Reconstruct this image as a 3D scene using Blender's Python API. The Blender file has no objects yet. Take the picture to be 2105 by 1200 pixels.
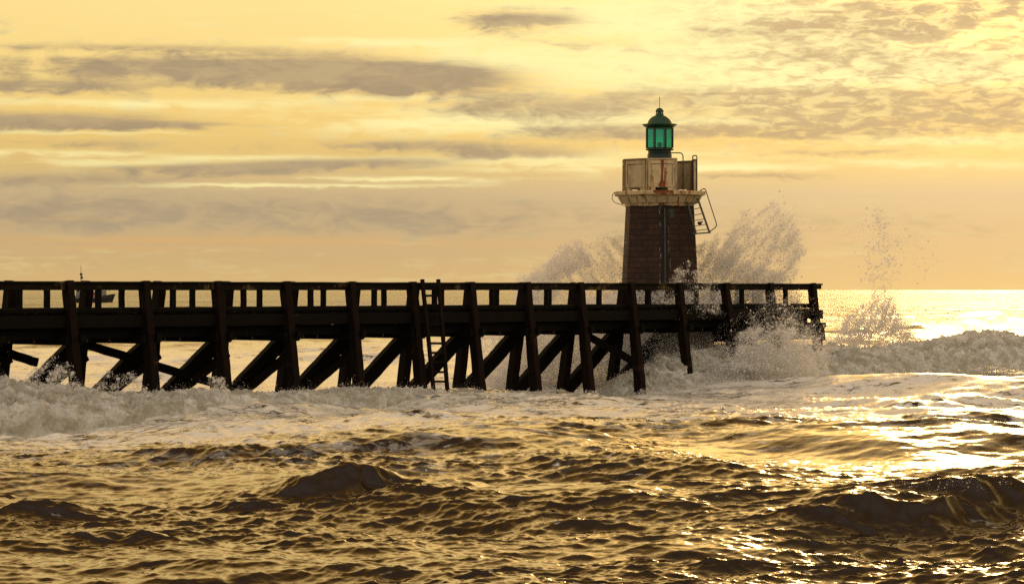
import bpy, math, random
import numpy as np
from mathutils import Vector, Matrix
R = math.radians
random.seed(7)
rng = np.random.default_rng(11)
scene = bpy.context.scene
COL = scene.collection

# ------------------------------------------------------------------ camera
F = 5500.0            # focal length in photograph pixels (2105 wide)
H = 4.75              # eye height above mean water
CX, HY = 1052.5, 595.5
cam = bpy.data.cameras.new('camera')
cam.sensor_width = 36.0
cam.lens = 36.0 * F / 2105.0
cam.clip_start = 0.5
cam.clip_end = 60000
cam.shift_y = -(600 - HY) / 2105.0
camo = bpy.data.objects.new('camera', cam)
COL.objects.link(camo)
camo.location = (0, 0, H)
camo.rotation_euler = (R(90), 0, 0)
scene.camera = camo

# ------------------------------------------------------------------ light
SUN_AZ, SUN_EL = R(12.0), R(13.5)      # azimuth measured from +Y towards +X
scene.view_settings.view_transform = 'Standard'
scene.view_settings.look = 'None'
scene.view_settings.exposure = 0.0
scene.view_settings.gamma = 1.0
sun = bpy.data.lights.new('sun', 'SUN')
sun.energy = 0.58
sun.angle = R(9.0)
sun.color = (1.0, 0.64, 0.28)
suno = bpy.data.objects.new('sun', sun)
COL.objects.link(suno)
sd = Vector((math.sin(SUN_AZ) * math.cos(SUN_EL), math.cos(SUN_AZ) * math.cos(SUN_EL), math.sin(SUN_EL)))
suno.rotation_euler = (-sd).to_track_quat('-Z', 'Y').to_euler()
suno.location = (40, 200, 60)


class NT:
    """small helper for building node trees"""
    def __init__(self, tree):
        self.t = tree
        tree.nodes.clear()

    def n(self, kind, **kw):
        nd = self.t.nodes.new(kind)
        for k, v in kw.items():
            setattr(nd, k, v)
        return nd

    def put(self, sock, v):
        if v is None:
            return
        if hasattr(v, 'is_output'):
            self.t.links.new(v, sock)
        elif isinstance(v, (tuple, list)) and len(v) == 3 and sock.type == 'RGBA':
            sock.default_value = (*v, 1)
        else:
            sock.default_value = v

    def m(self, op, a, b=None, c=None, clamp=False):
        nd = self.n('ShaderNodeMath', operation=op, use_clamp=clamp)
        self.put(nd.inputs[0], a)
        self.put(nd.inputs[1], b)
        self.put(nd.inputs[2], c)
        return nd.outputs[0]

    def mix(self, f, a, b, blend='MIX'):
        nd = self.n('ShaderNodeMix', data_type='RGBA', blend_type=blend, clamp_factor=True)
        self.put(nd.inputs[0], f)
        self.put(nd.inputs[6], a)
        self.put(nd.inputs[7], b)
        return nd.outputs[2]

    def ramp(self, f, stops, interp='LINEAR'):
        nd = self.n('ShaderNodeValToRGB')
        nd.color_ramp.interpolation = interp
        el = nd.color_ramp.elements
        while len(el) < len(stops):
            el.new(0.5)
        for e, (p, c) in zip(el, stops):
            e.position = p
            e.color = (*c, 1) if len(c) == 3 else c
        self.put(nd.inputs[0], f)
        return nd.outputs[0]

    def noise(self, vec, scale=1.0, detail=4.0, rough=0.55, dist=0.0, lac=2.0):
        nd = self.n('ShaderNodeTexNoise')
        self.put(nd.inputs['Vector'], vec)
        nd.inputs['Scale'].default_value = scale
        nd.inputs['Detail'].default_value = detail
        nd.inputs['Roughness'].default_value = rough
        nd.inputs['Lacunarity'].default_value = lac
        nd.inputs['Distortion'].default_value = dist
        return nd.outputs[0]

    def smooth(self, x, lo, hi):
        nd = self.n('ShaderNodeMapRange', interpolation_type='SMOOTHSTEP')
        self.put(nd.inputs[0], x)
        nd.inputs[1].default_value = lo
        nd.inputs[2].default_value = hi
        return nd.outputs[0]

    def xyz(self, x, y, z):
        nd = self.n('ShaderNodeCombineXYZ')
        self.put(nd.inputs[0], x)
        self.put(nd.inputs[1], y)
        self.put(nd.inputs[2], z)
        return nd.outputs[0]


def srgb(r, g, b):
    def f(c):
        c /= 255.0
        return c / 12.92 if c <= 0.04045 else ((c + 0.055) / 1.055) ** 2.4
    return (f(r), f(g), f(b))


# ------------------------------------------------------------------ sky
def build_world():
    w = bpy.data.worlds.new('World')
    scene.world = w
    w.use_nodes = True
    T = NT(w.node_tree)
    geo = T.n('ShaderNodeTexCoord').outputs['Generated']
    nrm = T.n('ShaderNodeVectorMath', operation='NORMALIZE')
    T.put(nrm.inputs[0], geo)
    d = nrm.outputs[0]
    sp = T.n('ShaderNodeSeparateXYZ')
    T.put(sp.inputs[0], d)
    x, y, z = sp.outputs
    az = T.m('ARCTAN2', x, y)
    el = T.m('ARCSINE', z)
    # degrees scaled so that the numbers below read as tenths of a milli-radian (5500 per radian)
    u = T.m('MULTIPLY', az, F)
    v = T.m('MULTIPLY', el, F)
    # clear air: golden evening, brightest above, hazier low down
    base = T.ramp(T.m('DIVIDE', v, 5500.0, clamp=True), [
                (0.000, srgb(216, 180, 120)),
        (0.010, srgb(206, 173, 121)),
        (0.022, srgb(198, 169, 124)),
        (0.036, srgb(197, 172, 131)),
        (0.048, srgb(220, 187, 117)),
        (0.062, srgb(236, 200, 118)),
        (0.085, srgb(247, 214, 134)),
        (0.110, srgb(252, 222, 144)),
        (0.150, (1.32, 0.92, 0.34)),
        (0.260, (1.72, 1.09, 0.35)),
        (0.450, (1.42, 0.85, 0.26)),
        (0.700, (0.60, 0.31, 0.075)),
        (0.900, (0.34, 0.19, 0.065)),
        (1.000, (0.46, 0.35, 0.25))])
    # light gathers towards the sun and drops away behind the viewer
    dot = T.n('ShaderNodeVectorMath', operation='DOT_PRODUCT')
    T.put(dot.inputs[0], d)
    dot.inputs[1].default_value = sd
    ang = T.m('ARCCOSINE', T.m('MINIMUM', dot.outputs['Value'], 0.99999))
    fall = T.ramp(T.m('DIVIDE', ang, math.pi), [
        (0.00, (10.0, 8.0, 5.4)), (0.025, (3.4, 2.9, 2.2)), (0.055, (1.24, 1.20, 1.12)), (0.10, (1.0, 1.0, 1.0)),
        (0.20, (0.95, 0.94, 0.93)), (0.42, (0.66, 0.66, 0.67)), (0.6, (0.44, 0.49, 0.60)), (0.8, (0.28, 0.33, 0.44)), (1.0, (0.18, 0.22, 0.30))])
    sky = T.mix(1.0, base, fall, 'MULTIPLY')

    # a little more light over the open water to the right
    sky = T.mix(T.m('MULTIPLY', T.smooth(u, -300, 1300), T.m('SUBTRACT', 1.0, T.smooth(v, 150, 500))), sky, T.mix(1.0, sky, (1.15, 1.15, 1.13), 'MULTIPLY'))
    # warped coordinates for the clouds: long thin layers seen low over the sea
    cvec = T.xyz(T.m('MULTIPLY', u, 0.0024), T.m('MULTIPLY', v, 0.0105), 3.7)
    nz = T.noise(cvec, 1.0, 7.0, 0.58, 0.9)
    fvec = T.xyz(T.m('MULTIPLY', u, 0.011), T.m('MULTIPLY', v, 0.030), 9.1)
    fz = T.noise(fvec, 1.0, 6.0, 0.6, 0.7)
    n1 = T.m('SUBTRACT', nz, 0.5)
    n2 = T.m('SUBTRACT', fz, 0.5)
    sz = T.noise(T.xyz(T.m('MULTIPLY', u, 0.0040), T.m('ADD', T.m('MULTIPLY', v, 0.060), T.m('MULTIPLY', n1, 1.6)), 5.5), 1.0, 5.0, 0.6, 0.3)
    n3 = T.m('SUBTRACT', sz, 0.5)

    def blobs(lst, wob=26.0):
        tot = None
        uu = T.m('ADD', u, T.m('MULTIPLY', n2, 140.0))
        vv = T.m('ADD', T.m('ADD', v, T.m('MULTIPLY', n1, wob * .7)), T.m('MULTIPLY', n2, wob * .9))
        for (px, py, a, b, amp) in lst:
            a1 = T.m('POWER', T.m('ABSOLUTE', T.m('MULTIPLY', T.m('SUBTRACT', uu, px - CX), 1.0 / a)), 2.4)
            b1 = T.m('POWER', T.m('ABSOLUTE', T.m('MULTIPLY', T.m('SUBTRACT', vv, HY - py), 1.0 / b)), 2.0)
            e = T.m('EXPONENT', T.m('MULTIPLY', T.m('ADD', a1, b1), -1.0))
            e = T.m('MULTIPLY', e, amp)
            tot = e if tot is None else T.m('ADD', tot, e)
        return tot

    # luminous wisps
    br = blobs([(1560, 150, 460, 80, 1.0), (1330, 30, 360, 50, .8), (1000, 235, 420, 20, .5), (110, 318, 190, 6, .6),
                (280, 337, 220, 8, .6), (560, 384, 330, 5, .7), (800, 369, 220, 5, .6), (280, 217, 330, 11, .55), (150, 277, 240, 5, .5),
                (960, 268, 300, 22, .55), (1200, 332, 420, 20, .6), (1950, 337, 240, 10, .55), (1500, 347, 220, 6, .6),
                (1900, 296, 280, 16, .5), (760, 88, 200, 9, .6), (980, 120, 190, 34, .6), (800, 203, 300, 9, .55), (1250, 252, 400, 14, .6),
                (560, 326, 240, 8, .6), (1750, 60, 320, 60, .35), (2000, 150, 200, 40, .4)], 20)
    brm = T.smooth(T.m('ADD', br, T.m('ADD', T.m('MULTIPLY', n3, 1.3), T.m('MULTIPLY', n2, 1.0))), 0.0, 0.95)
    sky = T.mix(T.m('MULTIPLY', brm, 0.9), sky, srgb(255, 242, 172))
    # grey banks, sunlit from behind
    dk = blobs([(420, 146, 420, 34, 1.25), (760, 160, 260, 34, 1.05), (960, 168, 130, 26, .6), (80, 187, 230, 13, 1.0),
                (60, 254, 300, 18, 1.25), (330, 262, 210, 8, .7), (1065, 46, 150, 26, 1.15), (1130, 222, 260, 28, 1.0), (1190, 92, 150, 14, .5),
                (460, 351, 210, 14, 1.25), (860, 302, 260, 15, .85), (740, 336, 230, 13, .95), (1450, 272, 420, 18, 1.2),
                (1800, 212, 400, 28, 1.3), (1950, 250, 330, 30, .9), (1900, 30, 250, 34, 1.15), (1760, 66, 220, 22, .95), (2080, 20, 70, 20, .7),
                (1600, 115, 190, 28, .45), (1900, 130, 260, 40, .62), (1560, 55, 140, 22, .5), (1730, 317, 160, 9, .85), (1560, 362, 150, 6, .9), (1080, 318, 150, 12, .8),
                (90, 375, 280, 14, .85), (170, 300, 220, 11, .55), (340, 425, 520, 34, .60), (760, 440, 560, 44, .42), (120, 455, 360, 34, .46),
                (1080, 455, 420, 36, .36), (1800, 470, 420, 60, .3), (250, 106, 280, 9, .5), (1480, 195, 240, 14, .45)], 22)
    dkm = T.smooth(T.m('ADD', dk, T.m('ADD', T.m('MULTIPLY', n3, 0.9), T.m('ADD', T.m('MULTIPLY', n1, .5), T.m('MULTIPLY', n2, 1.6)))), 0.08, 1.12)
    dcol = T.mix(T.smooth(v, 60, 420), srgb(166, 149, 122), srgb(148, 129, 107))
    dcol = T.mix(T.smooth(u, -200, 800), dcol, srgb(182, 154, 112))
    dcol = T.mix(T.smooth(T.m('ADD', n1, T.m('MULTIPLY', n2, 1.2)), -.25, .3), T.mix(0.3, dcol, srgb(230, 200, 140)), dcol)
    mv = T.xyz(T.m('MULTIPLY', u, 0.019), T.m('MULTIPLY', v, 0.066), 1.3)
    mz = T.noise(mv, 1.0, 6.0, 0.62, 0.5)
    gap = T.m('MULTIPLY', T.smooth(mz, .56, .40), T.smooth(u, 0, 500))
    sky = T.mix(T.m('MULTIPLY', dkm, T.m('SUBTRACT', 0.92, T.m('MULTIPLY', gap, .42))), sky, dcol)
    # mackerel texture at upper right
    mw = T.m('MULTIPLY', T.smooth(u, 150, 700), T.smooth(v, 220, 400))
    mk = T.m('MULTIPLY', T.smooth(mz, 0.44, 0.64), mw)
    sky = T.mix(T.m('MULTIPLY', mk, 0.72), sky, srgb(192, 162, 118))
    ml = T.m('MULTIPLY', T.smooth(mz, 0.46, 0.34), T.m('MULTIPLY', mw, T.m('SUBTRACT', 1.0, T.m('MULTIPLY', dkm, .75), None, True)))
    sky = T.mix(T.m('MULTIPLY', ml, 0.65), sky, srgb(255, 242, 176))
    # a peach band low on the left
    ob = T.m('MULTIPLY', blobs([(380, 494, 420, 7, .6), (250, 512, 330, 5, .4), (900, 500, 400, 6, .3), (150, 452, 90, 3, .4)], 8), 1.0, clamp=True)
    sky = T.mix(T.m('MULTIPLY', ob, 0.55), sky, srgb(226, 170, 98))
    # the rest of the sky, away from the sunset, is a cool grey
    cool = T.m('MULTIPLY', T.smooth(T.m('DIVIDE', ang, math.pi), .30, .56), T.smooth(el, -.02, .12))
    sky = T.mix(1.0, sky, T.mix(cool, (0.0, 0.0, 0.0), (0.62, 0.575, 0.54)), 'ADD')
    # below the horizon: dim sea-coloured bounce
    sky = T.mix(T.smooth(el, -0.02, -0.001), (0.03, 0.02, 0.009), sky)
    # physical sky contributes the base daylight
    st = T.n('ShaderNodeTexSky', sky_type='NISHITA', sun_disc=False)
    st.sun_elevation = SUN_EL
    st.sun_rotation = SUN_AZ
    st.dust_density = 3.0
    b1 = T.n('ShaderNodeBackground')
    T.put(b1.inputs[0], sky)
    b1.inputs[1].default_value = 1.0
    b2 = T.n('ShaderNodeBackground')
    T.put(b2.inputs[0], st.outputs[0])
    b2.inputs[1].default_value = 0.002
    ad = T.n('ShaderNodeAddShader')
    T.put(ad.inputs[0], b1.outputs[0])
    T.put(ad.inputs[1], b2.outputs[0])
    o = T.n('ShaderNodeOutputWorld')
    T.put(o.inputs[0], ad.outputs[0])
    w.cycles.sampling_method = 'MANUAL'
    w.cycles.sample_map_resolution = 512


build_world()
scene.cycles.use_denoising = False
scene.cycles.sample_clamp_indirect = 4.0
scene.cycles.sample_clamp_direct = 0.0
scene.cycles.max_bounces = 6
scene.cycles.transparent_max_bounces = 24
scene.cycles.caustics_reflective = False
scene.cycles.caustics_refractive = False

# ------------------------------------------------------------------ helpers
def tag(o, label=None, cat=None, group=None, kind=None):
    if label: o['label'] = label
    if cat: o['category'] = cat
    if group: o['group'] = group
    if kind: o['kind'] = kind
    return o


def empty(name, loc=(0, 0, 0)):
    o = bpy.data.objects.new(name, None)
    COL.objects.link(o)
    o.location = loc
    o.empty_display_size = 0.5
    return o


def np_mesh(name, V, tris, mat, parent=None, quads=False, smooth=False):
    """fast mesh from numpy arrays (all faces the same size)"""
    V = np.asarray(V, dtype=np.float32)
    tris = np.asarray(tris, dtype=np.int32)
    k = tris.shape[1]
    me = bpy.data.meshes.new(name)
    me.vertices.add(len(V))
    me.vertices.foreach_set('co', V.ravel())
    me.loops.add(tris.size)
    me.loops.foreach_set('vertex_index', tris.ravel())
    me.polygons.add(len(tris))
    me.polygons.foreach_set('loop_start', np.arange(0, tris.size, k, dtype=np.int32))
    me.polygons.foreach_set('loop_total', np.full(len(tris), k, dtype=np.int32))
    if smooth:
        me.polygons.foreach_set('use_smooth', np.ones(len(tris), dtype=bool))
    me.update(calc_edges=True)
    me.validate()
    me.materials.append(mat)
    o = bpy.data.objects.new(name, me)
    COL.objects.link(o)
    if parent: o.parent = parent
    return o


class MB:
    """collects polygons in world space, builds one mesh relative to a parent origin"""
    def __init__(self):
        self.v, self.f, self.sm = [], [], []

    def add(self, vs, fs, smooth=False):
        n = len(self.v)
        self.v += [tuple(p) for p in vs]
        self.f += [tuple(i + n for i in f) for f in fs]
        self.sm += [smooth] * len(fs)
        return self

    def beam(self, p, q, w, h, up=(0, 0, 1), seg=1, jit=0.0, bev=0.02, taper=1.0):
        """timber: octagonal-ish section w x h between two points"""
        p, q = Vector(p), Vector(q)
        ax = (q - p).normalized()
        up = Vector(up)
        s = ax.cross(up).normalized()
        t = s.cross(ax).normalized()
        b = min(bev, w * .3, h * .3)
        sec = [(-w/2 + b, -h/2), (w/2 - b, -h/2), (w/2, -h/2 + b), (w/2, h/2 - b),
               (w/2 - b, h/2), (-w/2 + b, h/2), (-w/2, h/2 - b), (-w/2, -h/2 + b)]
        vs, fs = [], []
        for i in range(seg + 1):
            c = p.lerp(q, i / seg)
            k = 1 + (taper - 1) * i / seg
            ox, oy = random.uniform(-jit, jit), random.uniform(-jit, jit)
            for (a, e) in sec:
                vs.append(c + s * (a * k + ox + random.uniform(-jit, jit) * .6) + t * (e * k + oy + random.uniform(-jit, jit) * .6))
        for i in range(seg):
            for j in range(8):
                a, b2 = i * 8 + j, i * 8 + (j + 1) % 8
                fs.append((a, a + 8, b2 + 8, b2))
        fs.append(tuple(range(8)))
        fs.append(tuple(seg * 8 + 7 - j for j in range(8)))
        return self.add(vs, fs)

    def lathe(self, c, prof, n=32, smooth=True, rot=0.0, cap=True):
        """prof: list of (radius, z) from bottom to top"""
        vs, fs = [], []
        for (r, z) in prof:
            for j in range(n):
                a = rot + 2 * math.pi * j / n
                vs.append((c[0] + r * math.cos(a), c[1] + r * math.sin(a), c[2] + z))
        for i in range(len(prof) - 1):
            for j in range(n):
                a, b = i * n + j, i * n + (j + 1) % n
                fs.append((a, b, b + n, a + n))
        self.add(vs, fs, smooth)
        if cap:
            m = len(prof) - 1
            self.add([vs[j] for j in range(n)][::-1], [tuple(range(n))])
            self.add([vs[m * n + j] for j in range(n)], [tuple(range(n))])
        return self

    def tube(self, pts, r, n=8):
        pts = [Vector(p) for p in pts]
        vs, fs = [], []
        ref = Vector((0.31, 0.83, 0.47))
        for i, p in enumerate(pts):
            d = (pts[min(i + 1, len(pts) - 1)] - pts[max(i - 1, 0)]).normalized()
            s = d.cross(ref).normalized()
            t = s.cross(d)
            for j in range(n):
                a = 2 * math.pi * j / n
                vs.append(p + s * (r * math.cos(a)) + t * (r * math.sin(a)))
        for i in range(len(pts) - 1):
            for j in range(n):
                a, b = i * n + j, i * n + (j + 1) % n
                fs.append((a, b, b + n, a + n))
        fs.append(tuple(range(n))[::-1])
        fs.append(tuple((len(pts) - 1) * n + j for j in range(n)))
        return self.add(vs, fs, True)

    def box(self, M, sx, sy, sz, b=0.0):
        """box centred in matrix M (4x4), with an optional bevel in its x-z outline"""
        vs = [M @ Vector((a * sx / 2, e * sy / 2, c * sz / 2)) for a in (-1, 1) for e in (-1, 1) for c in (-1, 1)]
        fs = [(0, 1, 3, 2), (4, 6, 7, 5), (0, 4, 5, 1), (2, 3, 7, 6), (0, 2, 6, 4), (1, 5, 7, 3)]
        return self.add(vs, fs)

    def build(self, name, mat, parent=None):
        me = bpy.data.meshes.new(name)
        me.from_pydata(self.v, [], self.f)
        me.polygons.foreach_set('use_smooth', np.array(self.sm, dtype=bool))
        me.update()
        me.materials.append(mat)
        o = bpy.data.objects.new(name, me)
        COL.objects.link(o)
        if parent is not None:
            o.parent = parent
            top = parent
            off = Vector((0, 0, 0))
            while top is not None:
                off += top.location
                top = top.parent
            for vtx in me.vertices:
                vtx.co -= off
        return o


def fillet(pts, r=0.12, n=5):
    """round the corners of a polyline"""
    pts = [Vector(p) for p in pts]
    out = [pts[0]]
    for i in range(1, len(pts) - 1):
        a, b, c = pts[i - 1], pts[i], pts[i + 1]
        ra = min(r, (a - b).length * .45, (c - b).length * .45)
        p, q = b + (a - b).normalized() * ra, b + (c - b).normalized() * ra
        for k in range(n + 1):
            t = k / n
            out.append(p * (1 - t) ** 2 + b * (2 * t * (1 - t)) + q * t * t)
    out.append(pts[-1])
    return out


# numpy gradient noise ------------------------------------------------
_perm = rng.permutation(256).astype(np.int64)
_perm = np.concatenate([_perm, _perm, _perm])
_grad = rng.normal(size=(256, 3))
_grad /= np.linalg.norm(_grad, axis=1, keepdims=True)


def gnoise(P):
    P = np.asarray(P, dtype=np.float64)
    I = np.floor(P).astype(np.int64)
    Fr = P - I
    I &= 255
    U = Fr * Fr * Fr * (Fr * (Fr * 6 - 15) + 10)
    out = 0
    for a in (0, 1):
        for b in (0, 1):
            for c in (0, 1):
                h = _perm[_perm[_perm[(I[:, 0] + a) & 255] + ((I[:, 1] + b) & 255)] + ((I[:, 2] + c) & 255)]
                g = _grad[h]
                dt = (g * (Fr - np.array([a, b, c]))).sum(1)
                wx = U[:, 0] if a else 1 - U[:, 0]
                wy = U[:, 1] if b else 1 - U[:, 1]
                wz = U[:, 2] if c else 1 - U[:, 2]
                out = out + dt * wx * wy * wz
    return out * 1.5


def fbm(P, octv=4, gain=0.5, billow=False):
    s, a, tot = 0, 1.0, 0
    for i in range(octv):
        n = gnoise(P * 2.03 ** i + 17.3 * i)
        if billow: n = 1 - 2 * np.abs(n) ** 0.8
        s = s + a * n
        tot += a
        a *= gain
    return s / tot


# ------------------------------------------------------------------ materials
def new_mat(name):
    m = bpy.data.materials.new(name)
    m.use_nodes = True
    return m, NT(m.node_tree)


def principled(T, col, rough=0.6, normal=None, metal=0.0, spec=0.5, **kw):
    p = T.n('ShaderNodeBsdfPrincipled')
    T.put(p.inputs['Base Color'], col)
    T.put(p.inputs['Roughness'], rough)
    T.put(p.inputs['Metallic'], metal)
    T.put(p.inputs['Specular IOR Level'], spec)
    T.put(p.inputs['Normal'], normal)
    for k, v in kw.items():
        T.put(p.inputs[k], v)
    return p


def out(T, sh):
    o = T.n('ShaderNodeOutputMaterial')
    T.put(o.inputs[0], sh)


def bump(T, h, strength=0.5, dist=0.02, normal=None):
    b = T.n('ShaderNodeBump')
    b.inputs['Strength'].default_value = strength
    b.inputs['Distance'].default_value = dist
    T.put(b.inputs['Height'], h)
    T.put(b.inputs['Normal'], normal)
    return b.outputs[0]


def scaled(T, vec, s):
    nd = T.n('ShaderNodeMapping')
    T.put(nd.inputs['Vector'], vec)
    nd.inputs['Scale'].default_value = s
    return nd.outputs[0]


def mat_timber(name, dark, mid, light, amount=0.62):
    m, T = new_mat(name)
    co = T.n('ShaderNodeTexCoord').outputs['Object']
    g = T.noise(scaled(T, co, (6, 6, 1.2)), 1.5, 6, 0.65, 0.4)
    patch = T.noise(scaled(T, co, (.9, .9, 1.6)), 1.0, 5, 0.6)
    c = T.mix(T.smooth(g, 0.3, 0.7), dark, mid)
    c = T.mix(T.m('MULTIPLY', T.smooth(patch, amount, amount + .1), T.smooth(g, .35, .65)), c, light)
    p = principled(T, c, T.m('ADD', 0.6, T.m('MULTIPLY', g, 0.3)), bump(T, g, 0.7, 0.03), spec=0.08)
    out(T, p.outputs[0])
    return m


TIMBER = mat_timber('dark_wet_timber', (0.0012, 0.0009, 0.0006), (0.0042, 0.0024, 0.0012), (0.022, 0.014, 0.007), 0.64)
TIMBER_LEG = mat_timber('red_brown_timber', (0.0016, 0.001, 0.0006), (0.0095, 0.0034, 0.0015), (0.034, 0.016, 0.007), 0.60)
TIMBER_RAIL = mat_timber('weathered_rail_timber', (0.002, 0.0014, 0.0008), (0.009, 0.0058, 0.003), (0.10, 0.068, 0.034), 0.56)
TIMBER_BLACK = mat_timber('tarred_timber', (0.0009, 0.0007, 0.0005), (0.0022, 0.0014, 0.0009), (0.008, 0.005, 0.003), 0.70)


def mat_simple(name, col, rough=0.5, var=0.35, metal=0.0, spec=0.4, sc=4.0):
    m, T = new_mat(name)
    co = T.n('ShaderNodeTexCoord').outputs['Object']
    g = T.noise(co, sc, 5, 0.6)
    c = T.mix(T.smooth(g, .3, .75), col, tuple(x * (1 - var) for x in col))
    out(T, principled(T, c, rough, bump(T, g, 0.25, 0.01), metal, spec).outputs[0])
    return m


STEEL = mat_simple('dark_painted_steel', (0.025, 0.035, 0.03), 0.5)
IRON = mat_simple('rusty_iron', (0.05, 0.03, 0.02), 0.8)
GREEN = mat_simple('green_paint', (0.003, 0.05, 0.018), 0.42, 0.45)
DARKGREEN = mat_simple('dark_green_paint', (0.002, 0.018, 0.009), 0.5, 0.3)
GREYPIPE = mat_simple('grey_pipe', (0.05, 0.045, 0.04), 0.6)
CABLE = mat_simple('black_cable', (0.02, 0.02, 0.02), 0.6)


def mat_stone():
    m, T = new_mat('brown_ashlar_masonry')
    co = T.n('ShaderNodeTexCoord').outputs['UV']
    br = T.n('ShaderNodeTexBrick')
    wob = T.noise(co, 3.0, 3, 0.5)
    mp = T.n('ShaderNodeVectorMath', operation='ADD')
    T.put(mp.inputs[0], co)
    T.put(mp.inputs[1], T.xyz(T.m('MULTIPLY', wob, 0.03), T.m('MULTIPLY', wob, 0.03), 0.0))
    T.put(br.inputs['Vector'], mp.outputs[0])
    br.offset = 0.5
    br.inputs['Color1'].default_value = (0.065, 0.022, 0.007, 1)
    br.inputs['Color2'].default_value = (0.026, 0.0095, 0.0035, 1)
    br.inputs['Mortar'].default_value = (0.006, 0.004, 0.003, 1)
    br.inputs['Scale'].default_value = 1.0
    br.inputs['Mortar Size'].default_value = 0.022
    br.inputs['Mortar Smooth'].default_value = 0.3
    br.inputs['Bias'].default_value = 0.0
    br.inputs['Brick Width'].default_value = 0.58
    br.inputs['Row Height'].default_value = 0.28
    g = T.noise(co, 5.0, 6, 0.65)
    big = T.noise(scaled(T, co, (1.2, .35, 1)), 1.3, 4, 0.6)
    c = T.mix(T.smooth(g, .25, .8), br.outputs[0], (0.016, 0.007, 0.004))
    c = T.mix(T.m('MULTIPLY', T.smooth(big, .5, .68), .75), c, (0.006, 0.004, 0.003))
    # salt streaks below the outlet by the down pipe
    sx = T.n('ShaderNodeSeparateXYZ')
    T.put(sx.inputs[0], co)
    near = T.m('SUBTRACT', 1.0, T.smooth(T.m('ABSOLUTE', T.m('ADD', sx.outputs[0], T.m('MULTIPLY', T.m('SUBTRACT', wob, .5), .25))), 0.16, 0.36))
    c = T.mix(T.m('MULTIPLY', near, 0.85), c, (0.006, 0.0045, 0.004))
    st = T.noise(scaled(T, co, (9, 1.3, 1)), 1.0, 5, 0.65, 1.2)
    ed = T.m('MULTIPLY', T.smooth(near, 0.05, 0.4), T.m('SUBTRACT', 1.0, T.smooth(near, 0.5, 0.9)))
    c = T.mix(T.m('MULTIPLY', ed, T.smooth(st, .52, .62)), c, (0.30, 0.27, 0.24))
    hgt = T.m('ADD', T.m('MULTIPLY', br.outputs['Fac'], -1.0), T.m('MULTIPLY', g, 0.5))
    out(T, principled(T, c, 0.75, bump(T, hgt, 0.9, 0.04), spec=0.3).outputs[0])
    return m


def mat_cream(name, base=(0.74, 0.66, 0.50), rust=1.0):
    """old cream paint with rust runs"""
    m, T = new_mat(name)
    co = T.n('ShaderNodeTexCoord').outputs['Object']
    g = T.noise(co, 3.0, 6, 0.65)
    c = T.mix(T.smooth(g, .3, .75), base, tuple(x * .72 for x in base))
    run = T.noise(scaled(T, co, (2.6, 2.6, 0.22)), 1.6, 5, 0.6, 0.3)
    blot = T.noise(co, 1.7, 5, 0.62)
    rm = T.m('MULTIPLY', T.smooth(run, .50, .60), T.smooth(blot, .38, .52))
    rc = T.mix(T.smooth(g, .35, .65), (0.26, 0.068, 0.010), (0.085, 0.02, 0.006))
    c = T.mix(T.m('MULTIPLY', rm, rust), c, rc)
    yl = T.noise(scaled(T, co, (1, 1, .5)), 2.3, 4, .6)
    c = T.mix(T.m('MULTIPLY', T.smooth(yl, .5, .75), .6), c, (0.26, 0.16, 0.05))
    out(T, principled(T, c, 0.6, bump(T, g, 0.3, 0.015), spec=0.3).outputs[0])
    return m


STONE = mat_stone()
CREAM = mat_cream('cream_paint_rust', (0.55, 0.42, 0.235), rust=1.0)
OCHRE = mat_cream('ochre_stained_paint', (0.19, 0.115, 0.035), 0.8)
JOINT_SHADE = mat_simple('shaded_joint', (0.06, 0.045, 0.03), 0.8)  # dark colour standing in for shade in the panel crevices
CREAM_CLEAN = mat_cream('cream_paint_panel', (0.42, 0.325, 0.185), 0.5)
RUST = mat_simple('rust_stain', (0.22, 0.055, 0.010), 0.8, 0.55, sc=7)


def mat_glass_green():
    m, T = new_mat('green_lantern_glass')
    tr = T.n('ShaderNodeBsdfTransparent')
    tr.inputs[0].default_value = (0.05, 0.86, 0.84, 1)
    tl = T.n('ShaderNodeBsdfTranslucent')
    tl.inputs[0].default_value = (0.0, 0.55, 0.42, 1)
    gl = T.n('ShaderNodeBsdfGlossy')
    gl.inputs['Roughness'].default_value = 0.08
    mx = T.n('ShaderNodeMixShader')
    mx.inputs[0].default_value = 0.18
    T.put(mx.inputs[1], tr.outputs[0])
    T.put(mx.inputs[2], tl.outputs[0])
    m2 = T.n('ShaderNodeMixShader')
    m2.inputs[0].default_value = 0.06
    T.put(m2.inputs[1], mx.outputs[0])
    T.put(m2.inputs[2], gl.outputs[0])
    out(T, m2.outputs[0])
    return m


GLASS = mat_glass_green()


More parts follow.
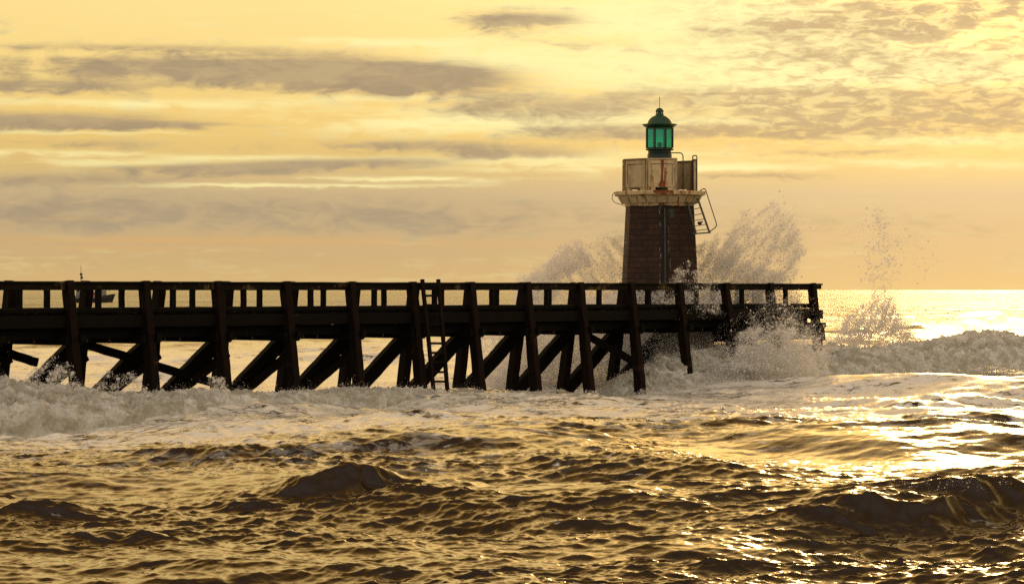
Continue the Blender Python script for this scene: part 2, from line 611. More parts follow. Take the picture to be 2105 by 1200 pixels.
def mat_foam(name, col=(0.90, 0.88, 0.85), trans=0.45, green=0.5, porous=0.35, bumpy=True):
    m, T = new_mat(name)
    co = T.n('ShaderNodeTexCoord').outputs['Object']
    d = T.n('ShaderNodeBsdfDiffuse')
    t = T.n('ShaderNodeBsdfTranslucent')
    if bumpy:
        g = T.noise(co, 5.0, 4, 0.6)
        big = T.noise(scaled(T, co, (1, 1, 1.6)), 0.75, 4, 0.55)
        # thick froth white, thin froth darker; contrast also paints in shade between the lumps
        lump = T.noise(scaled(T, co, (1, 1, 1.5)), 1.5, 6, 0.62, 0.6)
        c = T.mix(T.smooth(lump, .40, .60), (0.60, 0.57, 0.49), col)
        c = T.mix(T.smooth(g, .35, .7), T.mix(0.22, c, (0.2, 0.19, 0.16)), c)
        c = T.mix(T.m('MULTIPLY', T.smooth(big, .46, .64), green), c, (0.36, 0.36, 0.25))
        T.put(d.inputs['Normal'], bump(T, g, 0.35, 0.05))
        pf = T.m('MULTIPLY', T.smooth(g, .25, .75), porous * 1.6)
    else:
        c, pf = col, porous
    T.put(d.inputs[0], c)
    T.put(t.inputs[0], c)
    mx = T.n('ShaderNodeMixShader')
    mx.inputs[0].default_value = trans
    T.put(mx.inputs[1], d.outputs[0])
    T.put(mx.inputs[2], t.outputs[0])
    tr = T.n('ShaderNodeBsdfTransparent')
    m2 = T.n('ShaderNodeMixShader')
    T.put(m2.inputs[0], pf)
    T.put(m2.inputs[1], mx.outputs[0])
    T.put(m2.inputs[2], tr.outputs[0])
    out(T, m2.outputs[0])
    return m


FOAM = mat_foam('white_water_foam', (0.97, 0.95, 0.92), 0.42, 0.4, 0.14)
SPRAY = mat_foam('sea_spray_droplets', (0.93, 0.91, 0.89), 0.60, 0.0, 0.35, False)


def mat_sea():
    m, T = new_mat('sea_water')
    geo = T.n('ShaderNodeNewGeometry')
    pos = geo.outputs['Position']
    at = T.n('ShaderNodeAttribute', attribute_name='foam')
    at.attribute_type = 'GEOMETRY'
    foam = at.outputs['Fac']
    ax = T.n('ShaderNodeAttribute', attribute_name='far')
    far = ax.outputs['Fac']
    # ripples too fine for the mesh
    r1 = T.noise(scaled(T, pos, (1.3, 1.9, 1)), 1.0, 4, 0.55, 0.5)
    r2 = T.noise(scaled(T, pos, (4.0, 5.0, 1)), 1.0, 2, 0.5, 0.3)
    r3 = T.noise(scaled(T, pos, (.16, .5, 1)), 1.0, 7, 0.66, 0.3)
    h = T.m('ADD', T.m('MULTIPLY', r1, 0.022), T.m('MULTIPLY', r2, 0.005))
    r4 = T.noise(scaled(T, pos, (.022, .06, 1)), 1.0, 5, 0.6, 0.4)
    h = T.m('ADD', h, T.m('MULTIPLY', T.m('ADD', T.m('MULTIPLY', r3, 1.0), T.m('MULTIPLY', r4, 6.0)), far))
    nb = bump(T, h, 0.75, 1.0)
    # wind lanes: slicks and ruffled patches far out
    r5 = T.noise(scaled(T, pos, (.0035, .0065, 1)), 1.0, 6, 0.68, 0.8)
    lane = T.smooth(T.m('ADD', T.m('MULTIPLY', r5, .65), T.m('MULTIPLY', r4, .35)), .40, .62)
    water = principled(T, (0.016, 0.0062, 0.0011), T.m('ADD', 0.03, T.m('MULTIPLY', far, T.m('MULTIPLY', lane, 0.34))), nb, spec=0.5)
    water.inputs['IOR'].default_value = 1.333
    # foam lace
    f1 = T.noise(scaled(T, pos, (.42, 1.05, 1)), 1.0, 7, 0.66, 1.8)
    f2 = T.noise(scaled(T, pos, (3.0, 4.4, 1)), 1.0, 5, 0.65, 0.6)
    fm = T.smooth(T.m('ADD', foam, T.m('ADD', T.m('MULTIPLY', T.m('SUBTRACT', f1, .5), 3.0), T.m('MULTIPLY', T.m('SUBTRACT', f2, .5), 1.3))), 0.46, 1.0)
    # thin webs of spent foam
    wv = T.n('ShaderNodeVectorMath', operation='ADD')
    T.put(wv.inputs[0], scaled(T, pos, (.55, .95, 0)))
    T.put(wv.inputs[1], T.xyz(T.m('MULTIPLY', f1, 2.2), T.m('MULTIPLY', f2, .8), 0.0))
    vo = T.n('ShaderNodeTexVoronoi', feature='DISTANCE_TO_EDGE')
    T.put(vo.inputs['Vector'], wv.outputs[0])
    vo.inputs['Scale'].default_value = 1.0
    web = T.m('SUBTRACT', 1.0, T.smooth(T.m('ADD', vo.outputs['Distance'], T.m('MULTIPLY', T.m('SUBTRACT', f2, .5), .16)), .0, .13))
    web = T.m('MULTIPLY', web, T.m('MULTIPLY', T.smooth(foam, .02, .6), T.smooth(f1, .38, .55)))
    fm = T.m('MAXIMUM', fm, T.m('MULTIPLY', web, .85))
    fd = T.n('ShaderNodeBsdfDiffuse')
    T.put(fd.inputs[0], T.mix(f2, (0.62, 0.58, 0.50), (0.93, 0.90, 0.84)))
    T.put(fd.inputs['Normal'], nb)
    gl = T.n('ShaderNodeBsdfGlossy')
    gl.inputs['Roughness'].default_value = 0.22
    gl.inputs[0].default_value = (0.75, 0.75, 0.75, 1)
    T.put(gl.inputs['Normal'], nb)
    fr = T.n('ShaderNodeFresnel')
    fr.inputs[0].default_value = 1.33
    T.put(fr.inputs['Normal'], nb)
    wf = T.n('ShaderNodeMixShader')
    T.put(wf.inputs[0], fr.outputs[0])
    T.put(wf.inputs[1], fd.outputs[0])
    T.put(wf.inputs[2], gl.outputs[0])
    mx = T.n('ShaderNodeMixShader')
    T.put(mx.inputs[0], T.m('MULTIPLY', fm, 0.92))
    T.put(mx.inputs[1], water.outputs[0])
    T.put(mx.inputs[2], wf.outputs[0])
    out(T, mx.outputs[0])
    return m


SEA = mat_sea()

# ------------------------------------------------------------------ jetty frame of reference
J0 = Vector((-16.607, 100.0, 0))
JD = Vector((2.462, 2.88, 0))                    # one bay
JU = JD.normalized()
JN = Vector((-JU.y, JU.x, 0))                    # towards the open sea (back side)
DECK, RAILTOP, BEAMBOT = H - 0.84, H + 0.31, H - 1.86


def jp(k, w, z):
    p = J0 + JD * k + JN * w
    return Vector((p.x, p.y, z))


def jk(px, w):
    """bay parameter at which the line at offset w is seen at bearing px"""
    a = (px - CX) / F
    b = J0 + JN * w
    return (a * b.y - b.x) / (JD.x - a * JD.y)


def zat(py, y):
    return H - (py - HY) * y / F


def plane(px, py, y):
    """world point at distance y on a bearing"""
    return Vector(((px - CX) / F * y, y, zat(py, y)))


# ------------------------------------------------------------------ sea
def ocean_tile(N, L, amp, wind, wl, cut, seed, spread=2.0):
    r = np.random.default_rng(seed)
    k = np.fft.fftfreq(N, L / N) * 2 * np.pi
    kx, ky = np.meshgrid(k, k)
    kk = np.sqrt(kx ** 2 + ky ** 2)
    kk[0, 0] = 1e-6
    wd = np.array(wind) / np.linalg.norm(wind)
    cosf = (kx * wd[0] + ky * wd[1]) / kk
    P = np.exp(-1.0 / (kk * wl) ** 2) / kk ** 4 * np.abs(cosf) ** spread * np.exp(-(kk * cut) ** 2)
    P[cosf < 0] *= 0.15
    P[0, 0] = 0
    h = (r.normal(size=(N, N)) + 1j * r.normal(size=(N, N))) * np.sqrt(P)
    ht = np.fft.ifft2(h).real
    s = amp / ht.std()
    dx = np.fft.ifft2(1j * kx / kk * h).real * s
    dy = np.fft.ifft2(1j * ky / kk * h).real * s
    gx = np.gradient(ht * s, L / N, axis=1).std()
    gy = np.gradient(ht * s, L / N, axis=0).std()
    print('tile', L, 'slopes', gx, gy)
    return ht * s, dx, dy, L


def sample(t, x, y):
    h, dx, dy, L = t
    N = h.shape[0]
    fx, fy = (x / L % 1.0) * N, (y / L % 1.0) * N
    i, j = np.floor(fx).astype(int), np.floor(fy).astype(int)
    a, b = fx - i, fy - j
    i1, j1 = (i + 1) % N, (j + 1) % N
    i, j = i % N, j % N
    def g(A):
        return (A[j, i] * (1 - a) + A[j, i1] * a) * (1 - b) + (A[j1, i] * (1 - a) + A[j1, i1] * a) * b
    return g(h), g(dx), g(dy)


TILES = [ocean_tile(512, 311.0, 0.26, (-.35, -1), 4.2, 0.5, 3, 3.0),
         ocean_tile(1024, 67.0, 0.082, (-.12, -1), 1.35, 0.07, 5, 2.2),
         ocean_tile(1024, 18.7, 0.025, (.15, -1), 0.17, 0.010, 8, 1.6)]


def sstep(x, a, b):
    t = np.clip((x - a) / (b - a), 0, 1)
    return t * t * (3 - 2 * t)


# individual waves: (bearing px, foot px, half width px, height m, lean)
HUMPS = [(700, 1036, 120, .88, 1.0), (60, 1062, 90, .30, 1.0), (190, 960, 300, .30, 1.2), (1880, 1082, 115, .92, .75),
         (2070, 1068, 90, .60, .8), (950, 928, 190, .32, 1.2), (250, 1118, 130, .34, 1.0), (1010, 1010, 60, .30, 1.0),
         (1880, 828, 90, .75, 1.2), (1990, 822, 60, .55, 1.2), (1230, 872, 60, .42, 1.1), (850, 868, 60, .42, 1.1),
         (2000, 874, 120, .40, 1.2), (1350, 1062, 130, .25, 1.0), (600, 1110, 150, .25, 1.0), (1100, 898, 90, .3, 1.2),
         (560, 852, 90, .34, 1.1), (1600, 836, 160, .3, 1.2), (430, 1190, 160, .3, 1.0), (1500, 1130, 120, .24, 1.0)]


def sea_height(x, y):
    """large shapes that make up this particular moment"""
    h = np.zeros_like(x)
    near = y < 260
    n1, n2 = np.zeros_like(x), np.zeros_like(x)
    q = np.stack([x[near] * .55, y[near] * .5, np.full(near.sum(), 2.2)], -1)
    n1[near] = fbm(q, 3)
    n2[near] = fbm(q * 3.3, 3)
    for (px, py, hw, ht, ln) in HUMPS:
        d = H * F / (py - HY)
        cx = (px - CX) / F * d
        w = hw / F * d
        yy = y - d - 0.16 * (x - cx) + 0.25 * np.sin((x - cx) * 2.1 + px)
        front = 0.65 * ln
        yy = yy + .5 * n1 + .10 * n2
        t = np.where(yy < front, (yy - front) / (front * .95), (yy - front) / (2.4 * ln))
        h += .70 * ht * (1 + .45 * n1 + .12 * n2) * np.exp(-np.abs(t) ** 1.35) * np.exp(-np.abs((x - cx) / (w * 1.45) + .5 * n1) ** 2)
        h -= .25 * ht * np.exp(-((yy + .5) / 1.0) ** 2) * np.exp(-((x - cx) / (w * 1.2)) ** 2)
    return h


def foam_zone(x, y):
    px = CX + x / y * F
    py = HY + H / y * F
    lo = np.interp(px, [-400, 0, 300, 600, 900, 1200, 1500, 1800, 2105, 2500], [950, 946, 938, 928, 906, 890, 884, 884, 880, 880])
    hi = np.interp(px, [-400, 0, 700, 1100, 1400, 2105, 2500], [760, 700, 690, 660, 670, 735, 735])
    return (.30 * sstep(lo - py, -110, 0) + .70 * sstep(lo - py, -15, 40)) * sstep(py - hi, -5, 40)


def build_sea():
    ys = [12.0]
    while ys[-1] < 40000:
        yv = ys[-1]
        st = max(0.055, yv * yv / (H * 2678) * 0.28)
        if yv < 36: st = 0.5
        if yv > 160: st = yv * yv / (H * 2678) * 0.2
        if yv > 1500: st = yv * 0.12
        ys.append(yv + st)
    ys = np.array(ys)
    dense = np.linspace(-0.235, 0.235, 1150)
    side = np.linspace(0.245, 1.1, 40)
    ts = np.concatenate([-side[::-1], dense, side])
    Y, Tn = np.meshgrid(ys, ts, indexing='ij')
    X = Y * Tn
    Y = Y.copy()
    spc = np.gradient(ys)[:, None] * np.ones_like(X)
    hh = np.zeros_like(X)
    dX = np.zeros_like(X)
    dY = np.zeros_like(X)
    patch = np.ones_like(X)
    nr_ = Y < 400
    pq = np.stack([X[nr_] * .055, Y[nr_] * .09, np.full(nr_.sum(), 7.7)], -1)
    patch[nr_] = np.clip(.74 + 1.3 * fbm(pq, 3), .3, 1.5)
    for t, lam, ch in zip(TILES, (20.0, 5.0, 1.0), (0.9, 1.2, 1.25)):
        a, b, c = sample(t, X.ravel(), Y.ravel())
        fade = np.clip(lam / (spc * 3.0), 0, 1).ravel() ** 1.5
        if lam < 10:
            fade = fade * patch.ravel() ** (1.0 if lam < 2 else .45)
        hh += (a * fade).reshape(X.shape)
        dX += (b * fade * ch).reshape(X.shape)
        dY += (c * fade * ch).reshape(X.shape)
    big = sea_height(X.ravel(), Y.ravel()).reshape(X.shape)
    foam = foam_zone(X, Y)
    hh = hh + big
    V = np.stack([X + dX, Y + dY, hh], -1).reshape(-1, 3)
    nr, nc = X.shape
    idx = np.arange(nr * nc).reshape(nr, nc)
    q = np.stack([idx[:-1, :-1], idx[:-1, 1:], idx[1:, 1:], idx[1:, :-1]], -1).reshape(-1, 4)
    o = np_mesh('sea', V, q, SEA, smooth=True)
    me = o.data
    a = me.attributes.new('foam', 'FLOAT', 'POINT')
    a.data.foreach_set('value', foam.ravel().astype(np.float32))
    b = me.attributes.new('far', 'FLOAT', 'POINT')
    b.data.foreach_set('value', sstep(Y, 130, 700).ravel().astype(np.float32))
    tag(o, 'rough golden brown sea with choppy waves reaching the horizon', 'sea', kind='structure')
    return o


build_sea()


# ------------------------------------------------------------------ white water
def breaker(name, line, label, seed=0.0):
    """churning bore: three tumbling tiers of froth, one behind the other"""
    Vs, Fs, off, top = [], [], 0, None
    for i, (h0, h1, d0, d1, back, amp) in enumerate([(-.75, .42, -.05, .42, .9, .75), (-.2, .78, .34, .72, 1.0, .95), (-.2, 1.0, .68, 1.05, 2.6, .9)]):
        V, q, tp = breaker_tier(line, h0, h1, d0, d1, back, amp, seed + i * 7.7)
        Vs.append(V)
        Fs.append(q + off)
        off += len(V)
        top = tp
    o = np_mesh(name, np.concatenate(Vs), np.concatenate(Fs), FOAM, smooth=True)
    tag(o, label, 'breaking wave', kind='stuff')
    return top


def breaker_tier(line, h0, h1, d0, d1, prof_back, rough, seed):
    """line: (px, y distance, toe height, crest height, depth from toe to crest)"""
    L = np.array(line, dtype=float)
    n = int((abs((L[-1, 0] - L[0, 0]) / F * L[:, 1].mean()) + abs(L[-1, 1] - L[0, 1])) / 0.05)
    s = np.linspace(0, 1, n)
    sk = np.linspace(0, 1, len(L))
    def cub(c):
        # smooth interpolation
        v = np.interp(s, sk, L[:, c])
        ker = np.hanning(max(5, n // (len(L) * 2)))
        ker /= ker.sum()
        pad = len(ker)
        vp = np.concatenate([np.full(pad, v[0]), v, np.full(pad, v[-1])])
        return np.convolve(vp, ker, 'same')[pad:-pad]
    px, yd, toe, cr, dep = [cub(c) for c in range(5)]
    full, toe0 = dep, toe
    wv = .35 * gnoise(np.stack([s * n * .05 * .22 + seed, s * 0 + .3, s * 0 + .7], -1))
    cr = toe0 + (cr - toe0) * (h1 + wv * .35)
    toe = toe0 + h0
    dep = full * (d1 - d0)
    xw = (px - CX) / F * yd
    tn = np.gradient(xw), np.gradient(yd)
    ln = np.hypot(*tn)
    nx, ny = -tn[1] / ln, tn[0] / ln
    sgn = np.where(ny > 0, 1, -1)
    nx, ny = nx * sgn, ny * sgn
    xw, yd = xw + nx * (full * d0 + wv), yd + ny * (full * d0 + wv)
    m = 80
    t = np.linspace(0, 1, m)
    # across: 0 toe .. 0.45 crest .. 1 back foot
    up = np.clip(t / 0.45, 0, 1)
    dn = np.clip((t - 0.45) / 0.55, 0, 1)
    across = np.where(t < .45, up ** 1.0, 1.0)[None, :] * dep[:, None] + (dn * prof_back)[None, :]
    hz = toe[:, None] + (cr - toe)[:, None] * (np.sin(up * np.pi / 2) ** 0.75 * (1 - dn ** 1.5 * 1.0))[None, :]
    hz = np.where(t[None, :] > .45, np.maximum(hz, -0.6), hz)
    X = xw[:, None] + nx[:, None] * across
    Y = yd[:, None] + ny[:, None] * across
    P = np.stack([X, Y, hz], -1)
    # normals
    gu = np.gradient(P, axis=0)
    gv = np.gradient(P, axis=1)
    N = np.cross(gu, gv)
    N /= np.linalg.norm(N, axis=-1, keepdims=True) + 1e-9
    N = np.where(N[..., 2:3] < 0, -N, N)
    Q = P.reshape(-1, 3) + seed
    b0 = fbm(Q * np.array([.45, .6, .7]), 3, .5)
    b1 = fbm(Q * np.array([1.1, 1.4, 1.6]), 3, .55, True)
    b2 = fbm(Q * 3.6, 4, .62, True)
    env = np.sin(np.clip(t * 1.0, 0, 1) * np.pi) ** .4
    env = (env[None, :] * np.ones((n, 1))).ravel()
    endf = np.clip(np.minimum(s, 1 - s) * 14, 0, 1)[:, None] * np.ones((1, m))
    amp = np.clip((cr - toe), .1, 2)[:, None] * np.ones((1, m))
    disp = (b0 * .45 + b1 * .48 - .08) * np.clip(amp.ravel(), .3, 1.0) + b2 * .21
    disp *= env * rough
    P2 = P.reshape(-1, 3) + N.reshape(-1, 3) * disp[:, None]
    P2[:, 2] = P2[:, 2] * endf.ravel() - (1 - endf.ravel()) * .6
    idx = np.arange(n * m).reshape(n, m)
    q = np.stack([idx[:-1, :-1], idx[1:, :-1], idx[1:, 1:], idx[:-1, 1:]], -1).reshape(-1, 4)
    nr = N.reshape(-1, 3)
    tt = (t[None, :] * np.ones((n, 1))).ravel()
    top = (tt > .30) & (tt < .52)
    return P2, q, (P2[top], nr[top])


B1 = breaker('breaking_wave', [(-260, 90, .15, 1.7, 2.6), (0, 93.5, .15, 1.45, 2.4), (150, 95.5, .15, 1.05, 2.2), (300, 98.5, .18, .80, 2.0),
                               (450, 101.5, .2, .62, 1.8), (600, 105, .22, .55, 1.6), (720, 108.2, .25, .52, 1.4), (830, 111, .25, .5, 1.2),
                               (960, 114.5, .1, .32, 1.0), (1080, 117, .0, .2, .8)],
             'churning white breaker rolling in front of the left half of the jetty', seed=3.1)
B2 = breaker('breaking_wave', [(1230, 124.5, -.15, .15, .8), (1330, 126, -.1, .5, 1.2), (1420, 127, -.1, 1.25, 1.8), (1500, 128.5, .0, 1.6, 2.2), (1600, 131, .1, 1.85, 2.6), (1700, 134, .2, 1.75, 2.6),
                               (1800, 138, .3, 1.6, 2.4), (1920, 143, .45, 1.4, 2.4), (2020, 148, .75, 1.6, 2.4), (2105, 152, .9, 2.1, 2.6), (2300, 160, .9, 2.2, 2.6)],
             'churning white breaker rolling past the seaward end of the jetty', seed=41.7)

# a fleck of water: three small facets meeting at a point
FLK = np.array([[0, 0, .55], [1, 0, -.25], [-.5, .87, -.25], [-.5, -.87, -.25]], dtype=np.float32) * 1.15
FLKF = np.array([[0, 1, 2], [0, 2, 3], [0, 3, 1]])
OCT = np.array([[1, 0, 0], [-1, 0, 0], [0, 1, 0], [0, -1, 0], [0, 0, 1], [0, 0, -1]], dtype=np.float32)
OCTF = np.array([[4, 0, 2], [4, 2, 1], [4, 1, 3], [4, 3, 0], [5, 2, 0], [5, 1, 2], [5, 3, 1], [5, 0, 3]])


def droplets(name, P, rad, label, stretch=None):
    P = np.asarray(P)
    n = len(P)
    A = rng.normal(size=(n, 3, 3))
    Q, _ = np.linalg.qr(A)
    big = rad > 0.05
    Vs, Fs, off = [], [], 0
    for sel, B, BF in ((~big, FLK, FLKF), (big, OCT, OCTF)):
        if not sel.any():
            continue
        sc = rng.uniform(.7, 1.3, size=(sel.sum(), 1, 3))
        V = np.einsum('vk,nkj->nvj', B, Q[sel]) * sc * rad[sel][:, None, None] + P[sel][:, None, :]
        k = sel.sum()
        f = (BF[None] + (np.arange(k) * len(B))[:, None, None]).reshape(-1, 3) + off
        Vs.append(V.reshape(-1, 3))
        Fs.append(f)
        off += k * len(B)
    o = np_mesh(name, np.concatenate(Vs), np.concatenate(Fs), SPRAY, smooth=False)
    tag(o, label, 'spray', kind='stuff')
    return o


def radii(n, base=.012, tail=.03, frac=.12, mx=.075):
    r = base * rng.lognormal(0, .35, n)
    k = rng.random(n) < frac
    r[k] = np.minimum(tail * rng.lognormal(0, .45, k.sum()), mx)
    return r


def fill(poly, yc, ythick, n, clump=1.6, thr=-.05, soft=14, edge=None, seed=0.0, power=1.0, squash=(1, 1, 1), streak=None):
    """random points inside an upright body of spray whose front elevation is a polygon (px), clumped by noise"""
    poly = np.array(poly, dtype=float)
    x0, y0 = poly.min(0) - soft
    x1, y1 = poly.max(0) + soft
    got = []
    cnt = 0
    for it in range(60):
        m = 60000
        p = np.stack([rng.uniform(x0, x1, m), rng.uniform(y0, y1, m)], -1)
        # polygon with a ragged edge
        w = np.stack([p[:, 0] / 26., p[:, 1] / 26., np.full(m, seed)], -1)
        jx = fbm(w, 3) * soft * 1.6
        jy = fbm(w + 31.7, 3) * soft * 1.6
        q = p + np.stack([jx, jy], -1) + rng.normal(size=(m, 2)) * soft * .22
        inside = np.zeros(m, bool)
        for i in range(len(poly)):
            a, b = poly[i], poly[(i + 1) % len(poly)]
            c = (a[1] > q[:, 1]) != (b[1] > q[:, 1])
            xx = (b[0] - a[0]) * (q[:, 1] - a[1]) / (b[1] - a[1] + 1e-9) + a[0]
            inside ^= c & (q[:, 0] < xx)
        p = p[inside]
        d = yc + rng.normal(size=len(p)) * ythick * .5
        X = (p[:, 0] - CX) / F * yc
        Z = H - (p[:, 1] - HY) * yc / F
        W = np.stack([X, d, Z], -1)
        if streak is not None:
            ca, sa = math.cos(R(streak)), math.sin(R(streak))
            G = np.stack([(W[:, 0] * ca + W[:, 2] * sa) * .38, W[:, 1], (W[:, 2] * ca - W[:, 0] * sa) * 1.5], -1)
        else:
            G = W * np.array(squash)
        nz = fbm(G * clump + seed, 4, .6)
        keep = rng.random(len(W)) < np.clip((nz - thr) * 3.2, 0, 1) ** power
        W = W[keep]
        got.append(W)
        cnt += len(W)
        if cnt >= n:
            break
    return np.concatenate(got)[:n]


# burst to the right of the tower
S1 = np.concatenate([
    fill([(1418, 640), (1425, 520), (1450, 500), (1490, 478), (1525, 446), (1570, 428), (1605, 420), (1635, 446), (1650, 500), (1640, 560), (1600, 600), (1560, 640)], 138, 1.6, 190000, 1.9, -.03, 16, seed=1.1, streak=52),
    fill([(1430, 640), (1440, 540), (1470, 510), (1510, 500), (1540, 540), (1600, 560), (1630, 585), (1640, 640)], 138, 1.2, 130000, 1.3, -.2, 14, seed=2.2),
    fill([(1500, 520), (1510, 450), (1560, 415), (1612, 400), (1650, 425), (1670, 500), (1655, 580), (1590, 560)], 138, 2.0, 5000, 1.2, -.2, 26, seed=3.0)])
droplets('sea_spray', S1, radii(len(S1), .0085, .024, .07), 'tall burst of spray leaning right just behind the lighthouse tower')
# burst to the left of the tower
S2 = np.concatenate([
    fill([(1055, 640), (1062, 572), (1090, 560), (1125, 532), (1150, 502), (1185, 492), (1215, 500), (1250, 486), (1290, 482), (1300, 640)], 139, 1.6, 170000, 2.0, -.03, 12, seed=5.1, streak=125),
    fill([(1060, 640), (1070, 580), (1130, 540), (1165, 505), (1200, 510), (1215, 540), (1160, 575), (1130, 640)], 139, 1.2, 80000, 1.3, -.2, 9, seed=6.2),
    fill([(1080, 560), (1130, 510), (1200, 478), (1285, 450), (1285, 500), (1150, 540)], 139, 2.0, 1800, 1.2, -.2, 20, seed=6.9)])
droplets('sea_spray', S2, radii(len(S2), .0085, .023, .06), 'rounded cloud of spray rising on the left of the lighthouse tower')
# sparse burst far right
S3 = np.concatenate([
    fill([(1690, 730), (1730, 670), (1775, 625), (1800, 595), (1825, 590), (1838, 620), (1850, 650), (1880, 700), (1890, 730)], 150, 1.6, 60000, 1.9, .02, 14, seed=8.4, streak=62),
    fill([(1770, 600), (1785, 520), (1790, 440), (1808, 415), (1822, 440), (1835, 520), (1850, 600)], 150, 2.0, 3000, 1.2, -.1, 26, seed=9.4),
    fill([(1750, 560), (1740, 470), (1800, 420), (1860, 460), (1920, 510), (1925, 560), (1860, 620), (1800, 600)], 150, 2.4, 1200, 1.0, -.2, 30, seed=10.4),
    fill([(1700, 720), (1700, 690), (1760, 650), (1860, 640), (1890, 720)], 150, 2.0, 40000, 1.0, -.3, 20, seed=11)])
rad3 = radii(len(S3), .011, .028, .10)
up = S3[:, 2] > 5.2
rad3[up] = np.clip(.017 * rng.lognormal(0, .65, up.sum()), .008, .08)
droplets('sea_spray', S3, rad3, 'thin spire of scattered spray standing alone right of the jetty end')
# mist and splash behind and under the seaward half of the jetty
S4 = np.concatenate([
    fill([(960, 830), (975, 700), (1010, 660), (1100, 640), (1300, 600), (1500, 600), (1560, 820)], 134.5, 1.6, 190000, .9, -.42, 14, seed=12),
    fill([(1000, 830), (1020, 760), (1100, 730), (1300, 700), (1500, 690), (1560, 820)], 134, 1.4, 60000, 1.3, -.3, 14, seed=13),
    fill([(985, 835), (1000, 760), (1040, 715), (1090, 680), (1180, 660), (1300, 640), (1420, 640), (1470, 700), (1470, 820)], 133.6, 1.2, 170000, .8, -.5, 12, seed=14)])
droplets('sea_spray', S4, radii(len(S4), .017, .03, .05), 'grey curtain of mist hanging behind and under the seaward half of the jetty')
# splash climbing the end of the jetty
S5 = np.concatenate([
    fill([(1400, 812), (1425, 768), (1470, 745), (1500, 718), (1532, 684), (1556, 676), (1580, 694), (1600, 664), (1622, 650), (1640, 690), (1675, 735), (1680, 770), (1600, 815)], 129.2, 1.1, 80000, 1.7, -.03, 14, seed=15),
    fill([(1440, 815), (1480, 755), (1545, 715), (1600, 705), (1650, 735), (1680, 775), (1640, 800)], 129.8, 1.2, 45000, 1.4, -.06, 14, seed=15.5),
    fill([(1500, 760), (1520, 690), (1560, 668), (1600, 676), (1640, 664), (1690, 690), (1700, 760)], 128.4, .9, 26000, 1.6, -.08, 10, seed=15.9),
    fill([(1520, 760), (1545, 650), (1580, 600), (1625, 610), (1650, 650), (1690, 660), (1710, 720), (1700, 780)], 131.0, 1.6, 15000, 1.9, .0, 16, seed=16),
    fill([(1380, 800), (1420, 740), (1450, 690), (1530, 640), (1600, 600), (1690, 600), (1720, 780)], 129.6, 1.6, 5000, 1.4, -.1, 26, seed=17),
    fill([(1350, 650), (1365, 590), (1400, 545), (1440, 560), (1470, 600), (1480, 650)], 130.0, 1.2, 12000, 1.8, .0, 16, seed=18)])
droplets('sea_spray', S5, radii(len(S5), .0095, .024, .08), 'white splash bursting over the timbers at the seaward end of the jetty')
# small splashes against the landward legs
S6 = np.concatenate([
    fill([(40, 800), (70, 755), (110, 735), (140, 745), (170, 800)], 96.8, .5, 3500, 2.5, .0, 10, seed=19),
    fill([(195, 800), (215, 770), (270, 765), (300, 800)], 99.5, .5, 1800, 2.5, .0, 8, seed=20),
    fill([(425, 800), (430, 770), (460, 780), (480, 810)], 102.0, .4, 1200, 2.5, .0, 7, seed=21)])
S6 = np.concatenate([S6] + [fill([(px - 24, 822), (px - 14, 806), (px + 4, 800), (px + 18, 806), (px + 26, 822)], yy, .5, 1100, 2.5, -.1, 6, seed=50 + px)
                            for px, yy in ((822, 116), (866, 113.5), (940, 118), (984, 116), (1046, 121), (1102, 119), (1148, 124), (1212, 122), (1250, 127), (1318, 125))])
droplets('sea_spray', S6, radii(len(S6), .01, .024, .15), 'small flecks of spray splashing up the landward legs of the jetty')


# froth tossed off the crest of the near wave on the right
S7 = fill([(1770, 1004), (1850, 988), (1990, 972), (2080, 986), (2085, 1004), (1900, 1014)], 54.8, .5, 450, 3.0, .05, 8, seed=77)
droplets('sea_spray', S7, radii(len(S7), .005, .011, .15, .02), 'thin froth tossed off the dark near wave at lower right')


def crest_flecks(PN, n, lift=.12):
    P, N = PN
    i = rng.integers(0, len(P), n)
    h = rng.exponential(lift, n)
    return P[i] + N[i] * h[:, None] * .5 + np.stack([rng.normal(size=n) * .04, rng.normal(size=n) * .04, h * .8], -1)


C1 = crest_flecks(B1, 6000, .07)
droplets('sea_spray', C1, radii(len(C1), .010, .022, .12, .04), 'fine froth flying off the breaker in front of the landward half')
C2 = crest_flecks(B2, 9000, .10)
droplets('sea_spray', C2, radii(len(C2), .012, .024, .12, .05), 'fine froth flying off the breaker beyond the seaward end')

